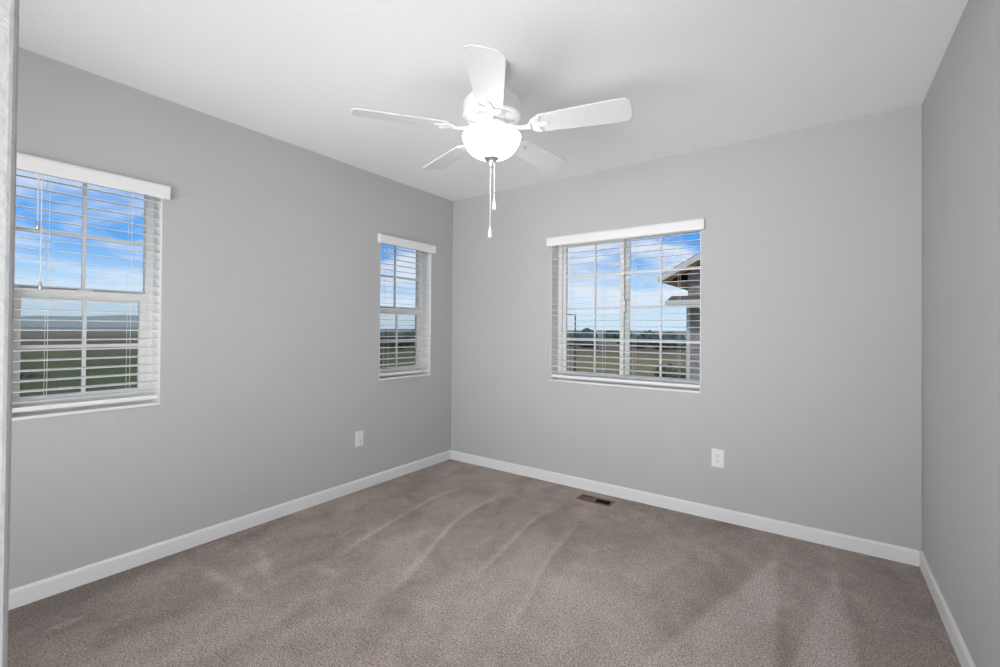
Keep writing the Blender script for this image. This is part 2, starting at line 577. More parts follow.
def wedge(a, b, c, amt):
    """triangle of nap brushed the other way, a the tip"""
    global pile_and_light
    def edge(p, q):
        l = math.hypot(q[0] - p[0], q[1] - p[1])
        return ((q[0] - p[0]) * (yf - p[1]) - (q[1] - p[1]) * (xf - p[0])) / l
    e = [edge(a, b), edge(b, c), edge(c, a)]
    ins = np.minimum(np.minimum(e[0], e[1]), e[2])
    if ins.max() < 0.01:
        ins = np.minimum(np.minimum(-e[0], -e[1]), -e[2])
    pile_and_light += amt * np.clip(ins / 0.03 + 0.5, 0, 1)


wedge((2.65, -0.36), (2.73, -1.60), (2.30, -1.60), 0.44)
wedge((2.90, -0.34), (2.985, -1.50), (2.74, -1.35), 0.36)
wedge((1.60, -0.85), (2.35, -2.10), (1.60, -2.10), 0.05)
pile_and_light += 0.32 * np.exp(-(((xf - 2.10) / 0.40) ** 2 + ((yf + 1.45) / 0.50) ** 2))  # right of centre raised to paint in light missing there
pile_and_light += 0.22 * np.exp(-(((xf - 1.81) / 0.05) ** 2 + ((yf + 1.29) / 0.06) ** 2))
pile_and_light += 0.08 * np.exp(-(((xf - 1.7) / 0.9) ** 2 + ((yf + 1.5) / 0.9) ** 2)) - 0.02
# shade painted into the tint along the walls and left, light right of centre
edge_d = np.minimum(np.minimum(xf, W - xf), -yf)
pile_and_light -= 0.16 * np.exp(-edge_d / 0.22)
pile_and_light -= 0.38 * np.exp(-((xf / 0.75) ** 2)) * np.clip((-yf - 1.2) / 1.0, 0, 1)
pile_and_light += 0.12 * np.exp(-(((xf - 1.9) / 0.5) ** 2 + ((yf + 1.3) / 0.7) ** 2))
pile_and_light = np.clip(pile_and_light * 0.82 + 0.48, 0, 1)
at = me.attributes.new('pile_and_light', 'FLOAT', 'POINT')
at.data.foreach_set('value', pile_and_light.astype(np.float32))
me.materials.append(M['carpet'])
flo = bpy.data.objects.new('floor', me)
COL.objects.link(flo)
struct(flo)
struct(MB().box(0.0, W, -4.75, -3.32, -0.02, 0.0).build('floor_landing', M['carpet']))

# baseboards
BH, BT = 0.0813, 0.013
prof = [(0, 0), (BT, 0), (BT, BH - 0.012), (BT - 0.003, BH - 0.004), (BT - 0.008, BH), (0, BH)]


def baseboard(name, f, u0, u1):
    mb = MB(f)
    mb.prism(None, [[(u, d, z - (0.0 if z else 0.0)) for d, z in prof] for u in (u0, u1)])
    return struct(mb.build(name, M['trim']))


baseboard('baseboard_left', LEFT, YS, 0.0)
baseboard('baseboard_back', BACK, BT, W - BT)
baseboard('baseboard_right', lambda u, d, z: (W - d, u, z), YS, 0.0)
baseboard('baseboard_south', lambda u, d, z: (u, YS + d, z), JX - 0.14, JX)


# ------------------------------------------------------------------ windows
def bars(mb, u0, u1, z0, z1, wu, wz0, wz1, d0, d1, wr=None):
    wr = wu if wr is None else wr
    mb.box(u0, u0 + wu, d0, d1, z0, z1)
    mb.box(u1 - wr, u1, d0, d1, z0, z1)
    mb.box(u0 + wu, u1 - wr, d0, d1, z0, z0 + wz0)
    mb.box(u0 + wu, u1 - wr, d0, d1, z1 - wz1, z1)


def hung_window(name, f, w):
    u0, u1, z0, z1 = w
    mb = MB(f)
    bars(mb, u0 - 0.004, u1 + 0.004, z0 - 0.004, z1 + 0.004, 0.038, 0.045, 0.034, -0.162, -0.118)
    fr = struct(mb.build(name, M['vinyl'], bevel=0.003))
    a, b = u0 + 0.034, u1 - 0.034
    zm = 1.400
    # fixed upper light with its between-glass grid
    mb = MB(f)
    mb.box(a - 0.004, b + 0.004, -0.156, -0.150, zm - 0.02, z1 - 0.028)
    mb.build('upper_pane', M['glass'], fr)
    mb = MB(f)
    um = (a + b) / 2
    zt = (zm + z1 - 0.03) / 2
    mb.box(um - 0.0075, um + 0.0075, -0.160, -0.147, zm, z1 - 0.03)
    mb.box(a, um - 0.0075, -0.160, -0.147, zt - 0.008, zt + 0.008)
    mb.box(um + 0.0075, b, -0.160, -0.147, zt - 0.008, zt + 0.008)
    mb.build('upper_muntin', M['vinyl'], fr)
    mb = MB(f)
    mb.box(a - 0.004, b + 0.004, -0.160, -0.140, zm - 0.022, zm + 0.014)
    mb.build('meeting_rail', M['vinyl'], fr, bevel=0.002)
    # sliding lower sash
    mb = MB(f)
    zs = z0 + 0.038
    bars(mb, a - 0.004, b + 0.004, zs, zm, 0.030, 0.045, 0.046, -0.138, -0.112)
    sh = mb.build('lower_sash', M['vinyl'], fr, bevel=0.003)
    mb = MB(f)
    mb.box(a + 0.022, b - 0.022, -0.129, -0.123, zs + 0.040, zm - 0.042)
    mb.build('sash_pane', M['glass'], sh)
    mb = MB(f)
    zc = (zs + 0.045 + zm - 0.046) / 2
    mb.box(um - 0.0075, um + 0.0075, -0.133, -0.119, zs + 0.042, zm - 0.044)
    mb.box(a + 0.026, um - 0.0075, -0.133, -0.119, zc - 0.008, zc + 0.008)
    mb.box(um + 0.0075, b - 0.026, -0.133, -0.119, zc - 0.008, zc + 0.008)
    mb.build('sash_muntin', M['vinyl'], sh)
    mb = MB(f)
    mb.box(um - 0.03, um + 0.03, -0.112, -0.097, zm - 0.010, zm + 0.004)
    mb.box(um - 0.008, um + 0.022, -0.108, -0.094, zm + 0.003, zm + 0.012)
    mb.build('sash_lock', M['vinyl'], sh, bevel=0.003)
    mb = MB(f)
    mb.face([(a, -0.1605, zs - 0.02), (b, -0.1605, zs - 0.02), (b, -0.1605, zm), (a, -0.1605, zm)])
    mb.build('insect_screen', M['screen'], fr)
    sill(f, w, fr)
    return fr


def sill(f, w, fr):
    u0, u1, z0, z1 = w
    mb = MB(f)
    mb.box(u0 + 0.001, u1 - 0.001, -0.120, 0.009, z0 - 0.004, z0 + 0.010)
    mb.build('window_sill', M['trim'], fr, bevel=0.003)
    mb = MB(f)
    for a, b in ((u0, u0 + 0.004), (u1 - 0.004, u1)):
        mb.box(a, b, -0.118, -0.0005, z0 + 0.010, z1 - 0.004)
    mb.box(u0, u1, -0.118, -0.0005, z1 - 0.004, z1)
    mb.build('added_return_liner', M['trim'], fr)  # white liner added so the returns look lit by the sky


hung_window('window_1', LEFT, W1)
hung_window('window_2', LEFT, W2)


def slider_window(name, f, w):
    u0, u1, z0, z1 = w
    mb = MB(f)
    bars(mb, u0 - 0.004, u1 + 0.004, z0 - 0.004, z1 + 0.004, 0.040, 0.048, 0.034, -0.162, -0.118, 0.016)
    fr = struct(mb.build(name, M['vinyl'], bevel=0.003))
    um = (u0 + u1) / 2
    a, b = u0 + 0.036, u1 - 0.010
    for nm, s0, s1, d0, d1 in (('fixed_sash', a, um + 0.030, -0.160, -0.142), ('sliding_sash', um - 0.030, b, -0.139, -0.114)):
        mb = MB(f)
        bars(mb, s0 - 0.003, s1 + 0.003, z0 + 0.042, z1 - 0.028, 0.030, 0.032, 0.026, d0, d1, 0.030 if nm == 'fixed_sash' else 0.014)
        if nm == 'fixed_sash':
            mb.box(um - 0.034, um + 0.010, d0 + 0.001, d1 - 0.001, z0 + 0.070, z1 - 0.050)
        sh = mb.build(nm, M['vinyl'], fr, bevel=0.003)
        dm = (d0 + d1) / 2
        p0, p1, q0, q1 = s0 + 0.026, s1 - (0.026 if nm == 'fixed_sash' else 0.010), z0 + 0.072, z1 - 0.052
        mb = MB(f)
        mb.box(p0 - 0.003, p1 + 0.003, dm - 0.003, dm + 0.003, q0 - 0.003, q1 + 0.003)
        mb.build('sash_pane', M['glass'], sh)
        mb = MB(f)
        c = (p0 + p1) / 2
        mb.box(c - 0.0065, c + 0.0065, dm - 0.006, dm + 0.006, q0, q1)
        for k in (1, 2, 3):
            z = q0 + (q1 - q0) * k / 4
            mb.box(p0, c - 0.0065, dm - 0.006, dm + 0.006, z - 0.006, z + 0.006)
            mb.box(c + 0.0065, p1, dm - 0.006, dm + 0.006, z - 0.006, z + 0.006)
        mb.build('sash_muntin', M['vinyl'], sh)
        if nm == 'sliding_sash':
            mb = MB(f)
            mb.box(1.945, 1.972, -0.116, -0.104, z0 + 0.088, z0 + 0.106)
            mb.build('vent_latch', M['slot'], sh, bevel=0.002)
            mb = MB(f)
            mb.box(um - 0.012, um + 0.012, -0.116, -0.098, 1.36, 1.46)
            mb.build('sash_lock', M['vinyl'], sh, bevel=0.003)
    mb = MB(f)
    mb.face([(um, -0.1615, z0 + 0.05), (b, -0.1615, z0 + 0.05), (b, -0.1615, z1 - 0.04), (um, -0.1615, z1 - 0.04)])
    sill(f, w, fr)
    mb.bm.free()
    return fr


slider_window('window_3', BACK, W3)


# ------------------------------------------------------------------ blinds
def blind(f, w, label, ladders, wands):
    u0, u1, z0, z1 = w
    root = empty('window_blind', f((u0 + u1) / 2, 0.0, z0 + 0.03))
    tag(root, label, 'window blind', 'white slatted window blinds')
    mb = MB(f)                                               # valance with returns
    vz0, vz1, v0, v1 = 1.901, 1.975, u0 - 0.030, u1 + 0.024
    mb.prism(None, [[(u, d, z) for d, z in ((0.020, vz0), (0.031, vz0), (0.034, vz0 + 0.012), (0.034, vz1 - 0.014), (0.030, vz1 - 0.004), (0.020, vz1))] for u in (v0, v1)])
    mb.box(v0, v0 + 0.010, 0.0005, 0.021, vz0, vz1)
    mb.box(v1 - 0.010, v1, 0.0005, 0.021, vz0, vz1)
    mb.build('valance', M['blind'], root, bevel=0.0015)
    mb = MB(f)
    a, b = u0 + 0.006, u1 - 0.006
    mb.box(a, b, -0.058, -0.006, 1.918, 1.966)
    mb.build('headrail', M['blind'], root, bevel=0.002)
    # slats: slightly crowned, room edge a little lower
    mb = MB(f)
    pitch = 0.0455
    z = 1.888
    n = 0
    ztop = []
    while z > z0 + 0.070:
        ring = []
        for s in (1, -1):
            for k in range(5):
                t = (k / 4 * 2 - 1) * s
                d = -0.031 + 0.0248 * t
                zz_ = z - 0.0022 * t + 0.0010 * (1 - t * t) + 0.0011 * s
                ring.append((d, zz_))
        mb.prism(None, [[(u, d, q) for d, q in ring] for u in (a, b)])
        ztop.append(z)
        z -= pitch
        n += 1
    mb.build('slats', M['blind'], root, smooth=True)
    mb = MB(f)
    br0 = z0 + 0.030
    mb.box(a, b, -0.057, -0.005, br0, br0 + 0.020)
    mb.build('bottom_rail', M['blind'], root, bevel=0.003)
    for u in ladders:
        mb = MB(f)
        for d in (-0.0585, -0.0040):
            mb.box(u - 0.0007, u + 0.0007, d, d + 0.0010, br0 + 0.02, 1.918)
        for q in ztop:
            mb.box(u - 0.0008, u + 0.0008, -0.0575, -0.0040, q - 0.0040, q - 0.0030)
        mb.build('ladder_cord', M['cord'], root)
    for u, zb in wands:
        mb = MB(f)
        mb.tube([(u, 0.004, 1.915), (u, 0.006, zb + 0.03)], 0.0022, 6)
        c = mb.build('pull_cord', M['cord'], root)
        mb = MB(f)
        mb.tube([(u, 0.006, zb + 0.036), (u, 0.006, zb + 0.030), (u, 0.006, zb + 0.004), (u, 0.006, zb)], [0.003, 0.0055, 0.008, 0.006], 10)
        mb.build('tassel', M['nickel'], c, smooth=True)
    return root


blind(LEFT, W1, 'white slatted blind on the tall left wall window cut off by the doorway edge', [-2.78, -2.475], [(-2.808, 1.385), (-2.820, 1.655)])
blind(LEFT, W2, 'white slatted blind on the narrow left wall window near the room corner', [-0.775, -0.395], [])
blind(BACK, W3, 'widest white slatted blind, on the two-pane back wall window above the outlet', [1.224, 1.502, 1.735, 2.046], [])


# ------------------------------------------------------------------ ceiling fan
FX, FY = 1.620, -1.600
fan = empty('ceiling_fan', (FX, FY, H))
tag(fan, 'white five-blade ceiling fan with lit frosted bowl light and two pull chains', 'ceiling fan')
P = lambda: MB(lambda a, b, c: (FX + a, FY + b, c))
P().lathe([(0, H), (0.072, H), (0.072, H - 0.012), (0.066, H - 0.040), (0.045, H - 0.062), (0.022, H - 0.070), (0, H - 0.070)]).build('canopy', M['fan'], fan, smooth=True)
P().lathe([(0, H - 0.06), (0.0125, H - 0.06), (0.0125, 2.280), (0, 2.280)], n=20).build('downrod', M['fan'], fan, smooth=True)
mh = P().lathe([(0, 2.296), (0.030, 2.296), (0.034, 2.290), (0.095, 2.283), (0.118, 2.272), (0.129, 2.256), (0.131, 2.246), (0.131, 2.205),
                (0.134, 2.202), (0.134, 2.194), (0.128, 2.188), (0.110, 2.184), (0.076, 2.173), (0.066, 2.166), (0.062, 2.158), (0, 2.158)], n=64).build('motor_housing', M['fan'], fan, smooth=True)
# lattice windows in the underside of the housing
for k in range(5):
    a0 = math.radians(231.6 + 36 + 72 * k)
    rec = P()
    lat = P()
    zf = lambda r: 2.184 - (0.110 - r) / 0.034 * 0.011
    N = 8
    half = 0.30
    ring_o = [(0.108 * math.cos(a0 + half * (i / N * 2 - 1)), 0.108 * math.sin(a0 + half * (i / N * 2 - 1))) for i in range(N + 1)]
    ring_i = [(0.080 * math.cos(a0 + half * (i / N * 2 - 1)), 0.080 * math.sin(a0 + half * (i / N * 2 - 1))) for i in range(N + 1)]
    for i in range(N):
        q = [(*ring_o[i], zf(0.108) - 0.0008), (*ring_o[i + 1], zf(0.108) - 0.0008), (*ring_i[i + 1], zf(0.080) - 0.0008), (*ring_i[i], zf(0.080) - 0.0008)]
        rec.face(q)
    rec.build('vent_shade_sheet', M['vent_shadow'], mh)  # flat dark sheet standing for the shade inside the vent
    for i in range(-3, 4):
        for s in (-1, 1):
            b0 = a0 + half * i / 3.0
            b1 = b0 + s * half * 0.66
            b0c, b1c = (max(a0 - half, min(a0 + half, b)) for b in (b0, b1))
            if abs(b0c - b1c) < 0.05:
                continue
            lat.tube([(0.108 * math.cos(b0c), 0.108 * math.sin(b0c), zf(0.108) - 0.002), (0.080 * math.cos(b1c), 0.080 * math.sin(b1c), zf(0.080) - 0.002)], 0.0013, 5)
    for r in (0.108, 0.080):
        lat.tube([(r * math.cos(a0 + half * t / 6), r * math.sin(a0 + half * t / 6), zf(r) - 0.002) for t in range(-6, 7)], 0.0022, 6)
    lat.build('vent_lattice', M['fan'], mh)
P().lathe([(0, 2.160), (0.072, 2.160), (0.074, 2.156), (0.074, 2.146), (0.070, 2.142), (0.052, 2.140), (0.050, 2.136), (0.048, 2.122), (0.060, 2.116), (0.062, 2.110), (0, 2.110)], n=40).build('switch_housing', M['fan'], fan, smooth=True)


def blade(ang):
    ca, sa = math.cos(ang), math.sin(ang)
    pt = math.radians(13)

    def fr(r, w, h, pitched=1.0, zc=2.132):
        """r outward, w to the right-hand side looking outward, h up"""
        c, s = math.cos(pt * pitched), math.sin(pt * pitched)
        ww, hh = w * c - h * s, w * s + h * c
        return (FX + ca * r + sa * ww, FY + sa * r - ca * ww, zc + hh)
    # outline: rounded root, slightly wider clipped tip
    R0, R1 = 0.205, 0.612
    half = []
    for i in range(7):
        a = i / 6 * math.pi / 2
        half.append((R0 + 0.030 * (1 - math.sin(a)), 0.030 + 0.030 * (1 - math.cos(a)) * 0 + 0.0265 * math.sin(a)))
    half = [(R0, 0.0), (R0 + 0.002, 0.030), (R0 + 0.010, 0.048), (R0 + 0.022, 0.056), (0.30, 0.0600), (0.40, 0.0655), (0.50, 0.0700), (0.575, 0.0720), (0.594, 0.0690), (0.606, 0.0560), (R1, 0.0400), (R1 + 0.002, 0.0)]
    outl = half + [(r, -w) for r, w in half[-2:0:-1]]
    mb = MB()
    mb.prism(None, [[fr(r, w, h) for r, w in outl] for h in (0.0, 0.006)])
    b = mb.build('blade', M['blade'], fan, bevel=0.0015)
    # blade iron: drooping arm widening into a three-finger plate under the blade
    mb = MB()
    path = [(0.062, 2.150, 0.013, 0.006), (0.085, 2.146, 0.012, 0.006), (0.110, 2.136, 0.011, 0.007), (0.140, 2.127, 0.012, 0.007), (0.168, 2.125, 0.016, 0.006), (0.186, 2.1255, 0.021, 0.005)]
    rings = []
    for i, (r, z, w, h) in enumerate(path):
        pf = i / (len(path) - 1)
        rg = []
        for k in range(10):
            t = k * math.pi / 5
            rg.append(fr(r, w * math.cos(t), h * math.sin(t), pf, z))
        rings.append(rg)
    mb.prism(None, rings)
    plate = [(0.180, 0.018), (0.190, 0.034), (0.205, 0.046), (0.232, 0.050), (0.238, 0.044), (0.226, 0.030), (0.222, 0.020), (0.240, 0.014), (0.262, 0.010), (0.268, 0.0)]
    pl = plate + [(r, -w) for r, w in plate[-2::-1]]
    mb.prism(None, [[fr(r, w, h) for r, w in pl] for h in (-0.0055, -0.0005)])
    iron = mb.build('blade_iron', M['fan'], b, bevel=0.0012, smooth=False)
    for r, w in ((0.226, 0.041), (0.226, -0.041), (0.255, 0.0)):
        mb = MB()
        mb.prism(None, [[fr(r + q * math.cos(k * math.pi / 5), w + q * math.sin(k * math.pi / 5), h) for k in range(10)] for q, h in ((0.0045, -0.0052), (0.0040, -0.0075), (0.002, -0.0085))])
        mb.build('screw', M['fan'], iron)
    return b


for k in range(5):
    blade(4.042 + k * 2 * math.pi / 5)

# frosted bowl: an open shell, held by the nickel finial
outer = [(0.1345, 2.1035), (0.1338, 2.099), (0.1295, 2.086), (0.1225, 2.068), (0.1125, 2.050), (0.097, 2.033), (0.076, 2.020), (0.052, 2.012), (0.022, 2.009)]
inner = [(0.022, 2.012), (0.052, 2.0155), (0.075, 2.0235), (0.0945, 2.036), (0.1095, 2.0525), (0.119, 2.069), (0.126, 2.086), (0.1305, 2.099), (0.1315, 2.1035)]
bw = P().lathe(outer + inner, n=64, closed=True).build('light_bowl', M['bowl'], fan, smooth=True)
bw.data.materials.append(M['bowl_inside'])
for pl_ in bw.data.polygons:
    c_ = pl_.center
    if (c_.x - FX) * pl_.normal.x + (c_.y - FY) * pl_.normal.y < 0 or pl_.normal.z > 0.3:
        pl_.material_index = 1
bl = bpy.data.lights.new('bulb', 'POINT')
bl.energy = BULB_POWER
bl.shadow_soft_size = 0.04
bo = bpy.data.objects.new('bulb', bl)
COL.objects.link(bo)
bo.parent = fan
bo.location = (0, 0, 2.075 - H)
P().lathe([(0, 2.024), (0.006, 2.024), (0.006, 2.016), (0.014, 2.014), (0.032, 2.0095), (0.036, 2.006), (0.035, 2.003), (0.022, 2.000), (0.013, 1.995), (0.012, 1.972), (0.008, 1.966), (0, 1.965)], n=32).build('finial', M['nickel'], fan, smooth=True)
# direction to the camera's right, so that the two chains hang side by side
for off, zb in ((-0.004, 1.643), (0.014, 1.770)):
    ox, oy = off * 0.81, off * 0.585
    mb = P()
    mb.tube([(ox, oy, 1.985), (ox, oy, zb + 0.045)], 0.0016, 6)
    z = 1.962
    while z > zb + 0.05:
        mb.ball((ox, oy, z), 0.0026, 1)
        z -= 0.0075
    ch = mb.build('pull_chain', M['cord'], fan)
    P().lathe([(0, zb + 0.052), (0.0035, zb + 0.050), (0.0045, zb + 0.042), (0.0065, zb + 0.036), (0.0085, zb + 0.012), (0.0085, zb + 0.003), (0.006, zb), (0, zb)], cx=ox, cy=oy, n=16).build('pendant', M['plastic'], ch, smooth=True)

# ------------------------------------------------------------------ outlets
def outlet(f, u, z, label, decor):
    root = empty('wall_outlet', f(u, 0.0, z))
    tag(root, label, 'outlet', 'white wall outlets')
    mb = MB(f)
    w, h = 0.037, 0.0585
    mb.prism(None, [[(u + a * (w - i), 0.0005 + d, z + b * (h - i)) for a, b in ((-1, -1), (1, -1), (1, 1), (-1, 1))] for d, i in ((0, 0), (0.003, 0), (0.0055, 0.004))])
    mb.build('cover_plate', M['plastic'], root, bevel=0.001)
    if decor:
        mb = MB(f)
        mb.box(u - 0.0165, u + 0.0165, 0.004, 0.0085, z - 0.0335, z + 0.0335)
        rc = mb.build('receptacle', M['plastic'], root, bevel=0.001)
        faces_ = [(u, z + 0.017), (u, z - 0.017)]
    else:
        faces_ = []
        for zc in (z + 0.0195, z - 0.0195):
            mb = MB(f)
            pts = []
            for k in range(24):
                t = k * math.pi / 12
                pts.append((u + 0.0172 * math.cos(t), zc + max(-0.0138, min(0.0138, 0.0172 * math.sin(t)))))
            mb.prism(None, [[(p, d, q) for p, q in pts] for d in (0.004, 0.0085)])
            rc = mb.build('receptacle', M['plastic'], root, bevel=0.0008)
            slots(f, u, zc, rc)
        mb = MB(f)
        mb.prism(None, [[(u + 0.0035 * math.cos(k * math.pi / 5), d, z + 0.0035 * math.sin(k * math.pi / 5)) for k in range(10)] for d in (0.005, 0.0068)])
        mb.build('screw', M['nickel'], root)
    for uu, zc in faces_:
        slots(f, uu, zc, rc)
    return root


def slots(f, u, z, par):
    mb = MB(f)
    mb.box(u - 0.0072, u - 0.0050, 0.0080, 0.0090, z - 0.001, z + 0.0085)
    mb.box(u + 0.0050, u + 0.0072, 0.0080, 0.0090, z + 0.0005, z + 0.0080)
    mb.prism(None, [[(u + 0.0026 * math.cos(k * math.pi / 5), d, z - 0.0075 + 0.0026 * math.sin(k * math.pi / 5)) for k in range(10)] for d in (0.0080, 0.0090)])
    mb.build('slots', M['slot'], par)


outlet(LEFT, -1.055, 0.388, 'white outlet on the left wall between its two windows, low down', True)
outlet(BACK, 2.297, 0.399, 'white duplex outlet on the back wall below the wide window, to its right', False)

# ------------------------------------------------------------------ floor register
reg = empty('floor_register', ((VX0 + VX1) / 2, (VY0 + VY1) / 2, 0.0))
tag(reg, 'brown metal floor register set in the carpet beside the back baseboard', 'floor vent')
ux = lambda u, v, t: (u, v, t)
mb = MB()
b0 = 0.013
xm = (VX0 + VX1) / 2
panel(mb, [VX0, VX0 + b0, xm - 0.006, xm + 0.006, VX1 - b0, VX1], [VY0, VY0 + b0, VY1 - b0, VY1],
      [(VX0 + b0, xm - 0.006, VY0 + b0, VY1 - b0), (xm + 0.006, VX1 - b0, VY0 + b0, VY1 - b0)], 0.001, 0.007, ux)
mb.build('frame', M['brown'], reg, bevel=0.002)
for s, (p0, p1) in ((-1, (VX0 + b0, xm - 0.006)), (1, (xm + 0.006, VX1 - b0))):
    mb = MB()
    n = 7
    for i in range(n):
        c = p0 + (p1 - p0) * (i + 0.5) / n
        dx, dz = (0.0078, 0.0050) if s < 0 else (0.0040, 0.0090)
        sg_ = -1 if s < 0 else 1
        # fins leaning towards the room on one bank and away on the other
        q = [(c - dx, -0.0045 - dz * 0.5 * sg_), (c + dx, -0.0045 + dz * 0.5 * sg_)]
        mb.prism(None, [[(q[0][0], yv, q[0][1]), (q[1][0], yv, q[1][1]), (q[1][0], yv, q[1][1] + 0.0012), (q[0][0], yv, q[0][1] + 0.0012)] for yv in (VY0 + b0 - 0.001, VY1 - b0 + 0.001)])
    mb.build('louvre_fins', M['brown'] if s < 0 else M['duct'], reg)  # second bank coloured near-black to stand for its shaded openings
mb = MB()
hx0, hx1, hy0, hy1 = HOLE
for q in ([(hx0, hy0), (hx1, hy0)], [(hx1, hy0), (hx1, hy1)], [(hx1, hy1), (hx0, hy1)], [(hx0, hy1), (hx0, hy0)]):
    mb.face([(*q[0], 0.0), (*q[1], 0.0), (*q[1], -0.14), (*q[0], -0.14)])
mb.face([(hx0, hy0, -0.14), (hx1, hy0, -0.14), (hx1, hy1, -0.14), (hx0, hy1, -0.14)])
mb.build('duct_boot', M['duct'], reg)

# ------------------------------------------------------------------ outdoors
GZ = -4.0
# gently undulating fields out to the horizon
mb = MB()
rad = [0, 12, 25, 40, 60, 85, 120, 170, 240, 340, 480, 700, 1000, 1500, 2300, 3500, 6000]
NA = 72
prev = None
for r in rad:
    if r == 0:
        ring = [mb.v(0, 0, GZ)]
    else:
        ring = []
        for k in range(NA):
            a = k * 2 * math.pi / NA
            h = 0.0 if r < 100 else min(r, 2000) * 0.0022 * noise.noise(Vector((math.cos(a) * r * 0.004, math.sin(a) * r * 0.004, 0.3)))
            ring.append(mb.v(r * math.cos(a), r * math.sin(a), GZ + h))
    if prev is not None:
        for k in range(NA):
            if len(prev) == 1:
                mb.bm.faces.new((prev[0], ring[k], ring[(k + 1) % NA]))
            else:
                mb.bm.faces.new((prev[k], ring[k], ring[(k + 1) % NA], prev[(k + 1) % NA]))
    prev = ring
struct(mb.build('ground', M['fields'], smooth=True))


def ridge(name, dist, a0, a1, hgt, seed):
    mb = MB()
    n = 60
    rows = []
    for i in range(n + 1):
        t = i / n
        a = math.radians(a0 + (a1 - a0) * t)
        d = Vector((-math.sin(a), math.cos(a), 0))
        h = hgt * (0.12 + 0.88 * min(1, 4 * t * (1 - t)) ** 0.8) * (0.85 + 0.35 * noise.noise(Vector((t * 5, seed, 0))))
        rows.append([mb.v(*(d * (dist + w))) if False else mb.v(d.x * (dist + w), d.y * (dist + w), GZ - 5 + h * k)
                     for w, k in ((-0.25 * dist, 0.0), (-0.10 * dist, 0.55), (0, 1.0), (0.2 * dist, 0.3), (0.4 * dist, 0))])
    for r0, r1 in zip(rows, rows[1:]):
        for k in range(4):
            mb.bm.faces.new((r0[k], r1[k], r1[k + 1], r0[k + 1]))
    return struct(mb.build(name, M['hill'], smooth=True))


ridge('hill_ridge_west', 4200, 60, 88, 100, 1.3)
ridge('hill_ridge_north', 5200, -10, 52, 14, 4.1)

# road and pavement running past the house on the west side
mb = MB()
mb.box(-37.5, -30.5, -60, 34, GZ - 0.05, GZ + 0.04)
struct(mb.build('road', M['asphalt']))
mb = MB()
mb.box(-30.3, -28.9, -60, 34, GZ - 0.05, GZ + 0.10)
mb.box(-30.3, 60, 32.0, 33.4, GZ - 0.05, GZ + 0.10)
struct(mb.build('pavement', M['concrete']))
mb = MB()
mb.box(-30.3, 60, 34, 41, GZ - 0.05, GZ + 0.04)
struct(mb.build('road_north', M['asphalt']))

# street lamp
lx, ly = -22.1, 48.9
lamp = empty('street_lamp', (lx, ly, GZ))
tag(lamp, 'dark street lamp with one short arm, seen through the back window', 'street lamp')
MB().tube([(lx, ly, GZ), (lx, ly, GZ + 0.5), (lx, ly, GZ + 7.25)], [0.11, 0.085, 0.075], 12).build('pole', M['lamp_metal'], lamp, smooth=True)
MB().tube([(lx, ly, GZ + 0.0), (lx, ly, GZ + 0.35)], [0.22, 0.16], 12).build('base', M['lamp_metal'], lamp)
adx, ady = -0.90, -0.43
MB().tube([(lx, ly, GZ + 7.1), (lx + adx * 0.35, ly + ady * 0.35, GZ + 7.12)], 0.045, 8).build('arm', M['lamp_metal'], lamp)
mb = MB()
mb.prism(None, [[(lx + adx * t - ady * s * w, ly + ady * t + adx * s * w, GZ + 7.12 + zz_) for s, zz_ in ((-1, 0), (1, 0), (0.7, h), (-0.7, h))] for t, w, h in ((0.3, 0.06, 0.07), (0.5, 0.17, 0.11), (0.9, 0.17, 0.10), (1.0, 0.10, 0.06))])
mb.build('lamp_head', M['lamp_metal'], lamp)

# neighbour's house: gable front with a pent roof below it
hs = empty('house', (3.2, 15.0, GZ))
tag(hs, 'brown stone neighbouring house with tan soffits at the right of the back window', 'house')
HX0, HX1, HY0, HY1 = -0.13, 7.2, 10.0, 21.0
EZ, SL = 2.62, 0.54                                          # eave height at the overhang, roof slope
XM = (HX0 + HX1) / 2
mb = MB()
wallz = EZ + 0.56 * SL
poly = [(HX0, GZ), (HX1, GZ), (HX1, wallz - 0.08), (XM, wallz - 0.08 + (XM - HX0) * SL), (HX0, wallz - 0.08)]
mb.prism(None, [[(x, yv, z) for x, z in poly] for yv in (HY0, HY1)])
mb.build('walls', M['stone'], hs)
ex0, ex1 = HX0 - 0.56, HX1 + 0.56
YO = HY0 - 0.55
rz = EZ + (XM - ex0) * SL
mb = MB()
sec = [(ex0, EZ), (XM, rz), (ex1, EZ), (ex1, EZ + 0.13), (XM, rz + 0.13), (ex0, EZ + 0.13)]
mb.prism(None, [[(x, yv, z + 0.005) for x, z in sec] for yv in (YO, HY1 + 0.5)])
mb.build('roof', M['shingle'], hs)
mb = MB()                                                    # rake fascia on the gable and gutters along the eaves
for x0, x1, z0_, z1_ in ((ex0, XM, EZ, rz), (ex1, XM, EZ, rz)):
    mb.prism(None, [[(x0, yv, z0_ - 0.05), (x1, yv, z1_ - 0.05), (x1, yv, z1_ + 0.11), (x0, yv, z0_ + 0.11)] for yv in (YO - 0.03, YO)])
for x in (ex0 - 0.10, ex1):
    mb.box(x, x + 0.10, YO - 0.03, HY1 + 0.5, EZ - 0.04, EZ + 0.10)
mb.build('fascia', M['white_ext'], hs)
mb = MB()                                                    # sloping soffit under the gable overhang and flat soffit along the eave
for x0, x1 in ((ex0, XM), (ex1, XM)):
    mb.prism(None, [[(x0, yv, EZ - 0.045), (x1, yv, rz - 0.045), (x1, yv, rz), (x0, yv, EZ)] for yv in (YO, HY0)])
mb.box(ex0, HX0, HY0, HY1, EZ - 0.05, EZ - 0.01)
mb.build('soffit', M['soffit'], hs)
mb = MB()                                                    # pent roof
pz = 1.98
px0, px1 = HX0 - 0.44, HX1 + 0.44
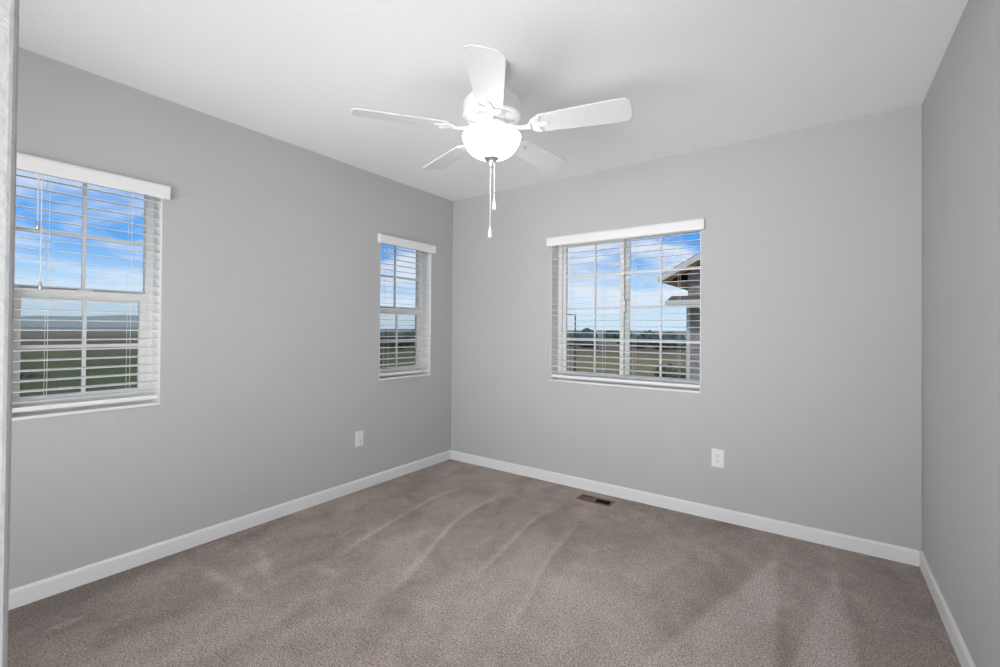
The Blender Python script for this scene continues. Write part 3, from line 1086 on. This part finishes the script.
mb.prism(None, [[(x, HY0 - 0.50, pz + 0.06), (x, HY0 + 0.02, pz + 0.22), (x, HY0 + 0.02, pz + 0.14), (x, HY0 - 0.50, pz - 0.02)] for x in (px0, px1)])
mb.build('pent_roof', M['shingle'], hs)
mb = MB()
mb.box(px0, px1, HY0 - 0.53, HY0 - 0.49, pz - 0.05, pz + 0.07)
mb.box(px0 - 0.03, px0, HY0 - 0.53, HY0 + 0.02, pz - 0.05, pz + 0.07)
mb.build('pent_fascia', M['white_ext'], hs)
mb = MB()
mb.box(px0, px1, HY0 - 0.49, HY0 - 0.001, pz - 0.05, pz - 0.02)
mb.build('pent_soffit', M['soffit'], hs)
mb = MB()
mb.box(HX0 - 0.03, HX0 + 0.06, HY0 - 0.03, HY0, GZ, pz - 0.05)
mb.build('corner_trim', M['white_ext'], hs)


# ------------------------------------------------------------------ far trees and shrubs
def tree(a_deg, dist, h, w, label, seed, z=GZ):
    h, w = h * 0.80, w * 0.82
    a = math.radians(a_deg)
    x, y = 2.84 - math.sin(a) * dist, -3.27 + math.cos(a) * dist
    r = empty('tree', (x, y, z))
    tag(r, label, 'tree', 'trees of the far tree belt')
    MB().tube([(x, y, z - 1.5), (x + 0.1, y, z + h * 0.30), (x, y, z + h * 0.55)], [0.05 * h, 0.04 * h, 0.02 * h], 7).build('trunk', M['bark'], r)
    rr = random.Random(seed)
    mb = MB()
    for k in range(6):
        t = rr.random() * 6.28
        q = rr.random() * 0.5 * w
        mb.ball((x + math.cos(t) * q, y + math.sin(t) * q, z + h * (0.40 + 0.38 * rr.random())), w * (0.34 + 0.2 * rr.random()), 2, 0.55, (1, 1, 0.75 + 0.3 * rr.random()), seed + k * 3.1)
    mb.ball((x, y, z + h * 0.30), w * 0.55, 2, 0.5, (1, 1, 0.6), seed)
    mb.build('crown', M['leaf'], r)
    return r


TB = 'dark green round-crowned tree in the far tree belt behind the back window'
for i, (a_deg, dist, h, w) in enumerate([(26.5, 150, 4.4, 5.6), (25.0, 168, 4.6, 6.4), (23.9, 140, 4.2, 5.4), (23.6, 205, 4.8, 7.4), (19.1, 162, 4.2, 6), (17.9, 140, 4.0, 5.0), (16.7, 178, 4.9, 6.2),
                                         (15.6, 136, 4.2, 4.8), (14.5, 160, 4.5, 5.4), (13.4, 140, 4.3, 5.2), (20.8, 235, 5.0, 7.0)]):
    tree(a_deg, dist, h, w, TB, 5 + i * 1.37)
TC = 'dark green tree in the far tree belt behind the narrow left wall window'
for i, (a_deg, dist, h, w) in enumerate([(50.6, 118, 4.8, 4.8), (49.1, 142, 5.2, 5.4), (47.7, 118, 4.6, 5.0), (46.3, 142, 5.2, 5.2), (44.9, 118, 4.9, 4.9), (43.5, 142, 5.3, 5.2)]):
    tree(a_deg, dist, h, w * 0.86, TC, 31 + i * 1.9)


def bush(x, y, w, h, label, seed):
    r = random.Random(seed)
    mb = MB()
    for k in range(9):
        mb.ball((x + r.uniform(-0.5, 0.5) * w, y + r.uniform(-0.5, 0.5) * w, GZ + h * (0.2 + 0.55 * r.random())), w * r.uniform(0.25, 0.42), 2, 0.7, (1, 1, 0.8), seed + k)
    return tag(mb.build('shrub', M['shrub'], None), label, 'shrub')


bush(-5.4, 30.0, 2.2, 3.0, 'dark shrub standing at the left foot of the neighbouring house', 3)
hd = MB()
for k in range(26):
    hd.ball((-62 - 0.8 * random.random(), -3 + k * 0.9 - 12, GZ + 0.15), 0.55, 1, 0.6, (1, 1.3, 0.7), k * 1.3)
tag(hd.build('hedge', M['shrub'], None), 'low dark hedge line across the green field outside the left wall', 'hedge')
